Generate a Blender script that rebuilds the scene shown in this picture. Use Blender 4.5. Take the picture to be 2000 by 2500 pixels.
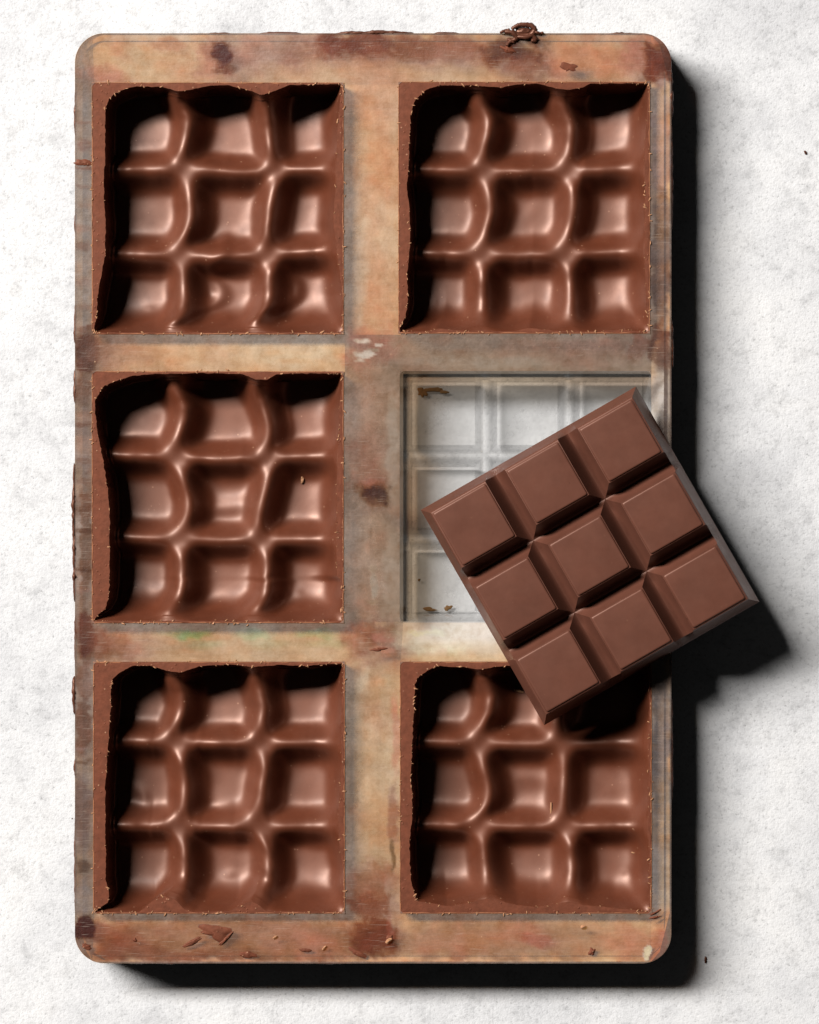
import bpy, math, random
import numpy as np

# ------------------------------------------------------------------ scene, camera, light
for o in list(bpy.data.objects):
    bpy.data.objects.remove(o, do_unlink=True)
sc = bpy.context.scene
COL = sc.collection
random.seed(7)
RNG = np.random.RandomState(11)
MM = 0.001
S = 0.1212                      # millimetres on the mould's top face for one unit of the layout grid
H_MOULD = 16.6                  # mould height, mm (top face at z = 0, table at z = -17)
PLATE_T = 4.6                   # thickness of the mould's plate, mm
D_CAV = 15.9                    # depth of a cavity, mm


def X(px): return (px - 1000.0) * S
def Y(py): return (1250.0 - py) * S


CAM_D, CAM_X, CAM_Y = 1100.0, 75.0, -10.0
FRAME_H = 2500 * S
cam = bpy.data.cameras.new('camera')
cam.sensor_fit = 'VERTICAL'
cam.sensor_height = 36.0
cam.lens = 36.0 * CAM_D / FRAME_H
cam.shift_x = -CAM_X / FRAME_H
cam.shift_y = -CAM_Y / FRAME_H
cam.clip_start = 0.05
cam.clip_end = 20.0
camo = bpy.data.objects.new('camera', cam)
camo.location = (CAM_X * MM, CAM_Y * MM, CAM_D * MM)
COL.objects.link(camo)
sc.camera = camo

world = bpy.data.worlds.new('World')
sc.world = world
world.use_nodes = True
bg = world.node_tree.nodes['Background']
bg.inputs[0].default_value = (1.0, 0.98, 0.96, 1)
bg.inputs[1].default_value = 0.011

# one hard, slightly warm studio lamp from the upper left, wider than it is tall
LDIR = (-0.87, 0.63, 1.0)
LZ = 2.1
lamp = bpy.data.lights.new('studio_lamp', 'AREA')
lamp.shape = 'RECTANGLE'
lamp.size = 1.85
lamp.size_y = 0.54
lamp.energy = 213.0
lamp.color = (1.0, 0.965, 0.93)
lampo = bpy.data.objects.new('studio_lamp', lamp)
lampo.location = (LDIR[0] * LZ, LDIR[1] * LZ, LDIR[2] * LZ)
import mathutils
zax = mathutils.Vector(LDIR).normalized()          # lamp shines along its local -Z
xax = (mathutils.Vector((1, 0, 0)) - zax * zax.x).normalized()
yax = zax.cross(xax)
lampo.rotation_euler = mathutils.Matrix((xax, yax, zax)).transposed().to_euler()
COL.objects.link(lampo)

sc.view_settings.view_transform = 'Standard'
sc.view_settings.look = 'None'
sc.view_settings.exposure = 0.0
sc.view_settings.gamma = 1.0
sc.cycles.max_bounces = 7
sc.cycles.transparent_max_bounces = 10
sc.cycles.diffuse_bounces = 0
sc.cycles.caustics_reflective = False
sc.cycles.caustics_refractive = False


# ------------------------------------------------------------------ helpers: noise
def vnoise(x, y, seed=0):
    x = np.asarray(x, dtype=np.float64); y = np.asarray(y, dtype=np.float64)
    xi = np.floor(x).astype(np.int64); yi = np.floor(y).astype(np.int64)
    xf = x - xi; yf = y - yi
    def h(a, b):
        n = (a * 374761393 + b * 668265263 + seed * 982451653) & 0x7fffffff
        n = ((n ^ (n >> 13)) * 1274126177) & 0x7fffffff
        n = (n ^ (n >> 16)) & 0xffff
        return n / 65535.0
    u = xf * xf * (3 - 2 * xf); v = yf * yf * (3 - 2 * yf)
    a = h(xi, yi); b = h(xi + 1, yi); c = h(xi, yi + 1); d = h(xi + 1, yi + 1)
    return (a * (1 - u) + b * u) * (1 - v) + (c * (1 - u) + d * u) * v


def fbm(x, y, seed=0, octv=4):
    t = 0.0; a = 0.5; s = 0.0
    for k in range(octv):
        t = t + a * vnoise(np.asarray(x) * 2 ** k, np.asarray(y) * 2 ** k, seed + k * 17)
        s += a; a *= 0.5
    return t / s * 2 - 1


def curve(ctrl, t, sm=0.012):
    """smoothed piecewise-linear curve through (position, value) pairs"""
    p = [c[0] for c in ctrl]; v = [c[1] for c in ctrl]
    tt = np.linspace(0, 1, 801)
    y = np.interp(tt, p, v)
    n = int(sm * 800)
    if n > 0:
        k = np.exp(-np.linspace(-2, 2, 2 * n + 1) ** 2); k /= k.sum()
        y = np.convolve(np.pad(y, n, mode='edge'), k, 'valid')
    return np.interp(t, tt, y)


def lin(c):
    return tuple(((v / 255.0) / 12.92 if v <= 10 else ((v / 255.0 + 0.055) / 1.055) ** 2.4) for v in c)


# ------------------------------------------------------------------ helpers: meshes
def mesh_obj(name, verts, faces, mat, parent=None, smooth=True, sharp=None, loc=None, rotz=None):
    me = bpy.data.meshes.new(name)
    v = np.asarray(verts, dtype=np.float64) * MM
    me.from_pydata([tuple(p) for p in v.tolist()], [], faces)
    me.validate()
    me.polygons.foreach_set('use_smooth', [smooth] * len(me.polygons))
    if sharp:
        me.set_sharp_from_angle(angle=math.radians(sharp))
    me.materials.append(mat)
    me.update()
    o = bpy.data.objects.new(name, me)
    COL.objects.link(o)
    if loc: o.location = [c * MM for c in loc]
    if rotz is not None: o.rotation_euler[2] = rotz
    if parent: o.parent = parent
    return o


def empty(name, loc=(0, 0, 0), rotz=0.0):
    o = bpy.data.objects.new(name, None)
    o.empty_display_size = 0.01
    o.location = [c * MM for c in loc]
    o.rotation_euler[2] = rotz
    COL.objects.link(o)
    return o


def tag(o, label, cat, group=None):
    o['label'] = label; o['category'] = cat
    if group: o['group'] = group
    return o


def grid_faces(n, m, off=0, flip=False):
    """n rows, m columns of vertices, row-major"""
    f = []
    for i in range(n - 1):
        for j in range(m - 1):
            a = off + i * m + j
            q = (a, a + 1, a + m + 1, a + m)
            f.append(q[::-1] if flip else q)
    return f


# ------------------------------------------------------------------ materials
def new_mat(name):
    m = bpy.data.materials.new(name)
    m.use_nodes = True
    nt = m.node_tree
    for n in list(nt.nodes): nt.nodes.remove(n)
    out = nt.nodes.new('ShaderNodeOutputMaterial')
    return m, nt, out


def node(nt, t, **kw):
    n = nt.nodes.new(t)
    for k, v in kw.items():
        if k.startswith('i_'):
            key = k[2:]
            n.inputs[int(key) if key.isdigit() else key.replace('_', ' ')].default_value = v
        else:
            setattr(n, k, v)
    return n


def ramp(nt, src, pts):
    r = nt.nodes.new('ShaderNodeValToRGB')
    while len(r.color_ramp.elements) > 1:
        r.color_ramp.elements.remove(r.color_ramp.elements[-1])
    r.color_ramp.elements[0].position = pts[0][0]
    r.color_ramp.elements[0].color = pts[0][1]
    for p, c in pts[1:]:
        e = r.color_ramp.elements.new(p); e.color = c
    nt.links.new(src, r.inputs[0])
    return r.outputs[0]


def g(v): return (v, v, v, 1)


def mixc(nt, fac, a, b, mode='MIX'):
    n = nt.nodes.new('ShaderNodeMix'); n.data_type = 'RGBA'; n.blend_type = mode
    L = nt.links
    if isinstance(fac, (int, float)): n.inputs[0].default_value = fac
    else: L.new(fac, n.inputs[0])
    for s, i in ((a, 6), (b, 7)):
        if isinstance(s, tuple): n.inputs[i].default_value = s
        else: L.new(s, n.inputs[i])
    return n.outputs[2]


def coords(nt, scale, world=False):
    if world:
        src = node(nt, 'ShaderNodeNewGeometry').outputs['Position']
    else:
        src = node(nt, 'ShaderNodeTexCoord').outputs['Object']
    mp = node(nt, 'ShaderNodeMapping'); mp.inputs['Scale'].default_value = scale
    nt.links.new(src, mp.inputs[0])
    return mp.outputs[0]


def noise(nt, co, scale, detail=4, rough=0.55, dist=0.0):
    n = node(nt, 'ShaderNodeTexNoise', i_Scale=scale, i_Detail=detail, i_Roughness=rough, i_Distortion=dist)
    nt.links.new(co, n.inputs['Vector'])
    return n.outputs[0]


def voro(nt, co, scale, rand=1.0):
    n = node(nt, 'ShaderNodeTexVoronoi', i_Scale=scale, i_Randomness=rand)
    nt.links.new(co, n.inputs['Vector'])
    return n


def bump(nt, h, strength, dist, prev=None):
    b = node(nt, 'ShaderNodeBump', i_Strength=strength, i_Distance=dist)
    nt.links.new(h, b.inputs['Height'])
    if prev is not None: nt.links.new(prev, b.inputs['Normal'])
    return b.outputs[0]


def math_n(nt, op, a, b=None):
    n = nt.nodes.new('ShaderNodeMath'); n.operation = op
    for s, i in ((a, 0), (b, 1)):
        if s is None: continue
        if isinstance(s, (int, float)): n.inputs[i].default_value = s
        else: nt.links.new(s, n.inputs[i])
    return n.outputs[0]


def mat_chocolate(name, base, rough, speck=0.35, bump_amt=0.12, fine=1.0, spec=0.5, coat=0.0, dens=0.0, var=1.0, pits=0.0):
    m, nt, out = new_mat(name)
    L = nt.links
    co = coords(nt, (1, 1, 1), world=True)
    n1 = ramp(nt, noise(nt, co, 90 if var == 1 else 420, 5, 0.7), [(0.3, g(0)), (0.7, g(1))])
    col = mixc(nt, n1, tuple(c * (1 - 0.13 * var) for c in base) + (1,), tuple(c * (1 + 0.12 * var) for c in base) + (1,))
    # pale cocoa-butter specks
    v = voro(nt, co, 520)
    sp = ramp(nt, v.outputs['Distance'], [(0.0, g(1)), (0.09, g(1)), (0.17, g(0))])
    gate = ramp(nt, noise(nt, co, 300, 2), [(0.60 - dens, g(0)), (0.68 - dens, g(1))])
    spk = math_n(nt, 'MULTIPLY', sp, gate)
    spk = math_n(nt, 'MULTIPLY', spk, speck)
    col = mixc(nt, spk, col, (0.36, 0.19, 0.115, 1))
    if pits:
        # pinholes left by air bubbles
        v2 = voro(nt, co, 190)
        pit = ramp(nt, v2.outputs['Distance'], [(0.0, g(1)), (0.030, g(1)), (0.05, g(0))])
        pit = math_n(nt, 'MULTIPLY', pit, ramp(nt, noise(nt, co, 130, 2), [(0.60 - pits, g(0)), (0.64 - pits, g(1))]))
        col = mixc(nt, pit, col, (0.012, 0.005, 0.003, 1))
    p = node(nt, 'ShaderNodeBsdfPrincipled')
    L.new(col, p.inputs['Base Color'])
    rg = node(nt, 'ShaderNodeMapRange', i_1=0.3, i_2=0.7, i_3=rough * 0.85, i_4=rough * 1.2)
    L.new(noise(nt, co, 160, 4), rg.inputs[0])
    L.new(rg.outputs[0], p.inputs['Roughness'])
    p.inputs['IOR'].default_value = 1.5
    p.inputs['Specular IOR Level'].default_value = spec
    p.inputs['Coat Weight'].default_value = coat
    p.inputs['Coat Roughness'].default_value = 0.40
    p.inputs['Specular Tint'].default_value = (1.0, 0.60, 0.45, 1)
    b = bump(nt, noise(nt, co, 900 * fine, 2), bump_amt, 0.0002)
    b = bump(nt, sp, bump_amt * speck * 2, 0.0002, b)
    L.new(b, p.inputs['Normal'])
    L.new(p.outputs[0], out.inputs[0])
    return m


CHOC = (0.100, 0.0245, 0.0100)
M_HOLLOW = mat_chocolate('glossy_milk_chocolate', CHOC, 0.50, speck=0.6, bump_amt=0.04, spec=1.0, coat=0.38, dens=0.04)
M_RIM = mat_chocolate('scraped_milk_chocolate', (0.135, 0.040, 0.021), 0.6, speck=0.9, bump_amt=0.3, spec=0.4, dens=0.09, var=2.0, pits=0.02)
M_BAR = mat_chocolate('satin_milk_chocolate', (0.110, 0.040, 0.0255), 0.44, speck=0.12, bump_amt=0.05, spec=0.45, coat=0.22, pits=0.03)
M_DRIP = mat_chocolate('dried_chocolate', (0.085, 0.030, 0.018), 0.38, speck=0.4, bump_amt=0.3)
M_FLAKE = mat_chocolate('pale_chocolate_shaving', (0.40, 0.20, 0.105), 0.5, speck=0.2, bump_amt=0.3)

M_RESIDUE = mat_chocolate('dry_residue', (0.16, 0.09, 0.035), 0.6, speck=0.5, bump_amt=0.5, dens=0.1)
M_BURR = mat_chocolate('dragged_chocolate_burr', (0.27, 0.105, 0.05), 0.5, speck=0.3, bump_amt=0.3)


def mat_film():
    """hazy clear plastic under a wiped film of chocolate; film colour, thickness and tint are point attributes"""
    m, nt, out = new_mat('smeared_polycarbonate')
    L = nt.links
    at = node(nt, 'ShaderNodeAttribute', attribute_name='film_colour')
    ti = node(nt, 'ShaderNodeAttribute', attribute_name='film_tint')
    co = coords(nt, (1, 1, 1), world=True)
    cx = coords(nt, (0.10, 1.0, 1), world=True)
    st1 = noise(nt, cx, 1100, 3, 0.65)
    gr = noise(nt, co, 1000, 3, 0.8)
    cl = noise(nt, co, 210, 5, 0.72)
    grain = ramp(nt, gr, [(0.3, g(0.86)), (0.7, g(1.14))])
    blot = ramp(nt, cl, [(0.34, (0.80, 0.73, 0.66, 1)), (0.5, (1, 1, 1, 1)), (0.66, (1.16, 1.16, 1.18, 1))])
    col = mixc(nt, 1.0, at.outputs['Color'], grain, 'MULTIPLY')
    col = mixc(nt, 1.0, col, ramp(nt, st1, [(0.3, g(0.95)), (0.7, g(1.04))]), 'MULTIPLY')
    col = mixc(nt, 0.8, col, blot, 'MULTIPLY')
    # crumbs of pale dried film
    v = voro(nt, co, 600)
    sp = ramp(nt, v.outputs['Distance'], [(0.0, g(1)), (0.09, g(1)), (0.16, g(0))])
    gate = ramp(nt, cl, [(0.58, g(0)), (0.66, g(0.8))])
    col = mixc(nt, math_n(nt, 'MULTIPLY', sp, gate), col, (0.60, 0.38, 0.23, 1))
    scr = ramp(nt, noise(nt, coords(nt, (0.07, 1.0, 1), world=True), 2600, 1, 0.5, 0.3), [(0.64, g(0)), (0.74, g(0.22))])
    col = mixc(nt, scr, col, (0.55, 0.45, 0.37, 1))
    p = node(nt, 'ShaderNodeBsdfPrincipled', i_Roughness=0.42)
    p.inputs['IOR'].default_value = 1.5
    p.inputs['Specular IOR Level'].default_value = 0.45
    p.inputs['Coat Weight'].default_value = 0.5
    p.inputs['Coat Roughness'].default_value = 0.15
    L.new(col, p.inputs['Base Color'])
    b = bump(nt, st1, 0.14, 0.0003)
    b = bump(nt, cl, 0.35, 0.0006, b)
    L.new(b, p.inputs['Normal'])
    tr = node(nt, 'ShaderNodeBsdfTransparent')
    tint = mixc(nt, 0.7, ti.outputs['Color'], blot, 'MULTIPLY')
    L.new(tint, tr.inputs[0])
    mx = node(nt, 'ShaderNodeMixShader')
    fac = math_n(nt, 'MULTIPLY', at.outputs['Alpha'], ramp(nt, st1, [(0.3, g(1.06)), (0.7, g(0.94))]))
    L.new(fac, mx.inputs[0]); L.new(tr.outputs[0], mx.inputs[1]); L.new(p.outputs[0], mx.inputs[2])
    L.new(mx.outputs[0], out.inputs[0])
    return m


def mat_frosted(opaque=1.0):
    """cloudy underside of the thick plate"""
    m, nt, out = new_mat('cloudy_polycarbonate')
    L = nt.links
    co = coords(nt, (1, 1, 1), world=True)
    col = ramp(nt, noise(nt, co, 45, 4), [(0.35, (0.80, 0.78, 0.77, 1)), (0.65, (0.92, 0.91, 0.90, 1))])
    p = node(nt, 'ShaderNodeBsdfPrincipled', i_Roughness=0.6)
    L.new(col, p.inputs['Base Color'])
    tr = node(nt, 'ShaderNodeBsdfTransparent'); tr.inputs[0].default_value = (0.95, 0.93, 0.9, 1)
    mx = node(nt, 'ShaderNodeMixShader'); mx.inputs[0].default_value = opaque
    L.new(tr.outputs[0], mx.inputs[1]); L.new(p.outputs[0], mx.inputs[2])
    L.new(mx.outputs[0], out.inputs[0])
    return m


def mat_skirt():
    m, nt, out = new_mat('chocolate_stained_plastic_edge')
    L = nt.links
    co = coords(nt, (1, 1, 1), world=True)
    col = ramp(nt, noise(nt, co, 60, 5), [(0.35, (0.03, 0.012, 0.008, 1)), (0.55, (0.10, 0.06, 0.045, 1)), (0.7, (0.22, 0.18, 0.17, 1))])
    p = node(nt, 'ShaderNodeBsdfPrincipled', i_Roughness=0.25)
    L.new(col, p.inputs['Base Color'])
    tr = node(nt, 'ShaderNodeBsdfTransparent')
    tr.inputs[0].default_value = (0.55, 0.45, 0.38, 1)
    mx = node(nt, 'ShaderNodeMixShader')
    mx.inputs[0].default_value = 0.85
    L.new(tr.outputs[0], mx.inputs[1]); L.new(p.outputs[0], mx.inputs[2])
    L.new(mx.outputs[0], out.inputs[0])
    return m


def mat_clear():
    """thin-walled clear plastic"""
    m, nt, out = new_mat('clear_polycarbonate')
    L = nt.links
    co = coords(nt, (1, 1, 1), world=True)
    b = bump(nt, noise(nt, co, 500, 3), 0.25, 0.0003)
    fr = node(nt, 'ShaderNodeFresnel')
    bk = node(nt, 'ShaderNodeNewGeometry').outputs['Backfacing']
    ior = node(nt, 'ShaderNodeMapRange', i_1=0.0, i_2=1.0, i_3=1.5, i_4=1 / 1.5)   # the same sheet from either side
    L.new(bk, ior.inputs[0]); L.new(ior.outputs[0], fr.inputs['IOR'])
    L.new(b, fr.inputs['Normal'])
    tr = node(nt, 'ShaderNodeBsdfTransparent')
    lw = node(nt, 'ShaderNodeLayerWeight', i_Blend=0.5)          # ridge sides darkened by angle, painting in the lines refraction would draw
    L.new(ramp(nt, lw.outputs['Facing'], [(0.0, (0.985, 0.985, 0.98, 1)), (0.3, (0.94, 0.94, 0.935, 1)), (0.62, (0.58, 0.58, 0.58, 1)), (0.85, (0.88, 0.88, 0.88, 1))]), tr.inputs[0])
    gl = node(nt, 'ShaderNodeBsdfGlossy', i_Roughness=0.12); gl.inputs[0].default_value = (0.95, 0.95, 0.95, 1)
    L.new(b, gl.inputs['Normal'])
    mx = node(nt, 'ShaderNodeMixShader')
    L.new(fr.outputs[0], mx.inputs[0]); L.new(tr.outputs[0], mx.inputs[1]); L.new(gl.outputs[0], mx.inputs[2])
    df = node(nt, 'ShaderNodeBsdfDiffuse')
    # faint haze of scratches and brown residue
    res = ramp(nt, noise(nt, co, 120, 6, 0.7), [(0.70, (0.95, 0.95, 0.945, 1)), (0.78, (0.36, 0.27, 0.18, 1))])
    L.new(res, df.inputs[0]); L.new(b, df.inputs['Normal'])
    tl = node(nt, 'ShaderNodeBsdfTranslucent'); L.new(res, tl.inputs[0])
    m3 = node(nt, 'ShaderNodeMixShader'); m3.inputs[0].default_value = 0.25
    L.new(df.outputs[0], m3.inputs[1]); L.new(tl.outputs[0], m3.inputs[2])
    m2 = node(nt, 'ShaderNodeMixShader')
    sep = node(nt, 'ShaderNodeSeparateXYZ')
    L.new(node(nt, 'ShaderNodeNewGeometry').outputs['True Normal'], sep.inputs[0])
    flat = ramp(nt, math_n(nt, 'ABSOLUTE', sep.outputs[2]), [(0.90, g(0.07)), (0.985, g(0.34))])      # frosted cell floors, whitened further to paint in focused light; ridges polished
    hz = math_n(nt, 'MULTIPLY', flat, ramp(nt, noise(nt, co, 60, 4, 0.7), [(0.35, g(0.7)), (0.72, g(1.3))]))
    L.new(hz, m2.inputs[0]); L.new(mx.outputs[0], m2.inputs[1]); L.new(m3.outputs[0], m2.inputs[2])
    L.new(m2.outputs[0], out.inputs[0])
    return m


def mat_table():
    m, nt, out = new_mat('white_plaster_board')
    L = nt.links
    co = coords(nt, (1, 1, 1), world=True)
    big = noise(nt, co, 22, 6, 0.7)
    mid = noise(nt, co, 200, 5, 0.75)
    fin = noise(nt, co, 900, 3, 0.75)
    col = ramp(nt, big, [(0.30, (0.52, 0.525, 0.54, 1)), (0.5, (0.65, 0.655, 0.665, 1)), (0.68, (0.715, 0.715, 0.715, 1))])
    col = mixc(nt, 1.0, col, ramp(nt, mid, [(0.30, g(0.78)), (0.48, g(1.0)), (0.7, g(1.05))]), 'MULTIPLY')
    col = mixc(nt, 1.0, col, ramp(nt, fin, [(0.28, g(0.60)), (0.40, g(0.93)), (0.5, g(1.0))]), 'MULTIPLY')
    v = voro(nt, co, 140)
    sp = ramp(nt, v.outputs['Distance'], [(0.0, g(1)), (0.025, g(1)), (0.045, g(0))])
    gate = ramp(nt, noise(nt, co, 70, 2), [(0.68, g(0)), (0.71, g(1))])
    col = mixc(nt, math_n(nt, 'MULTIPLY', sp, gate), col, (0.10, 0.075, 0.06, 1))
    p = node(nt, 'ShaderNodeBsdfPrincipled', i_Roughness=0.85)
    p.inputs['Specular IOR Level'].default_value = 0.2
    L.new(col, p.inputs['Base Color'])
    b = bump(nt, mid, 0.12, 0.001)
    b = bump(nt, fin, 0.4, 0.0005, b)
    L.new(b, p.inputs['Normal'])
    L.new(p.outputs[0], out.inputs[0])
    return m


M_FILM, M_SKIRT, M_CLEAR, M_TABLE, M_FROST = mat_film(), mat_skirt(), mat_clear(), mat_table(), mat_frosted()

# ------------------------------------------------------------------ table
tb = mesh_obj('table_top', [(-260, -300, -H_MOULD), (260, -300, -H_MOULD), (260, 300, -H_MOULD), (-260, 300, -H_MOULD),
                            (-260, -300, -H_MOULD - 12), (260, -300, -H_MOULD - 12), (260, 300, -H_MOULD - 12), (-260, 300, -H_MOULD - 12)],
              [(0, 1, 2, 3), (7, 6, 5, 4), (0, 4, 5, 1), (1, 5, 6, 2), (2, 6, 7, 3), (3, 7, 4, 0)], M_TABLE, smooth=False)
tb['kind'] = 'structure'

# ------------------------------------------------------------------ mould
ML, MR, MT, MB = 183.0, 1639.0, 81.0, 2352.0
CORN = 72.0
CELLS = {'a': (225, 202), 'b': (973, 200), 'c': (225, 907), 'd': (976, 906), 'e': (228, 1616), 'f': (977, 1616)}
CW = 614.0

mould = empty('chocolate_mould', (X((ML + MR) / 2), Y((MT + MB) / 2), -H_MOULD))
MOFF = np.array([X((ML + MR) / 2), Y((MT + MB) / 2), -H_MOULD])
tag(mould, 'clear plastic six-cavity chocolate mould smeared brown, lying on the white table', 'mould')

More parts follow.
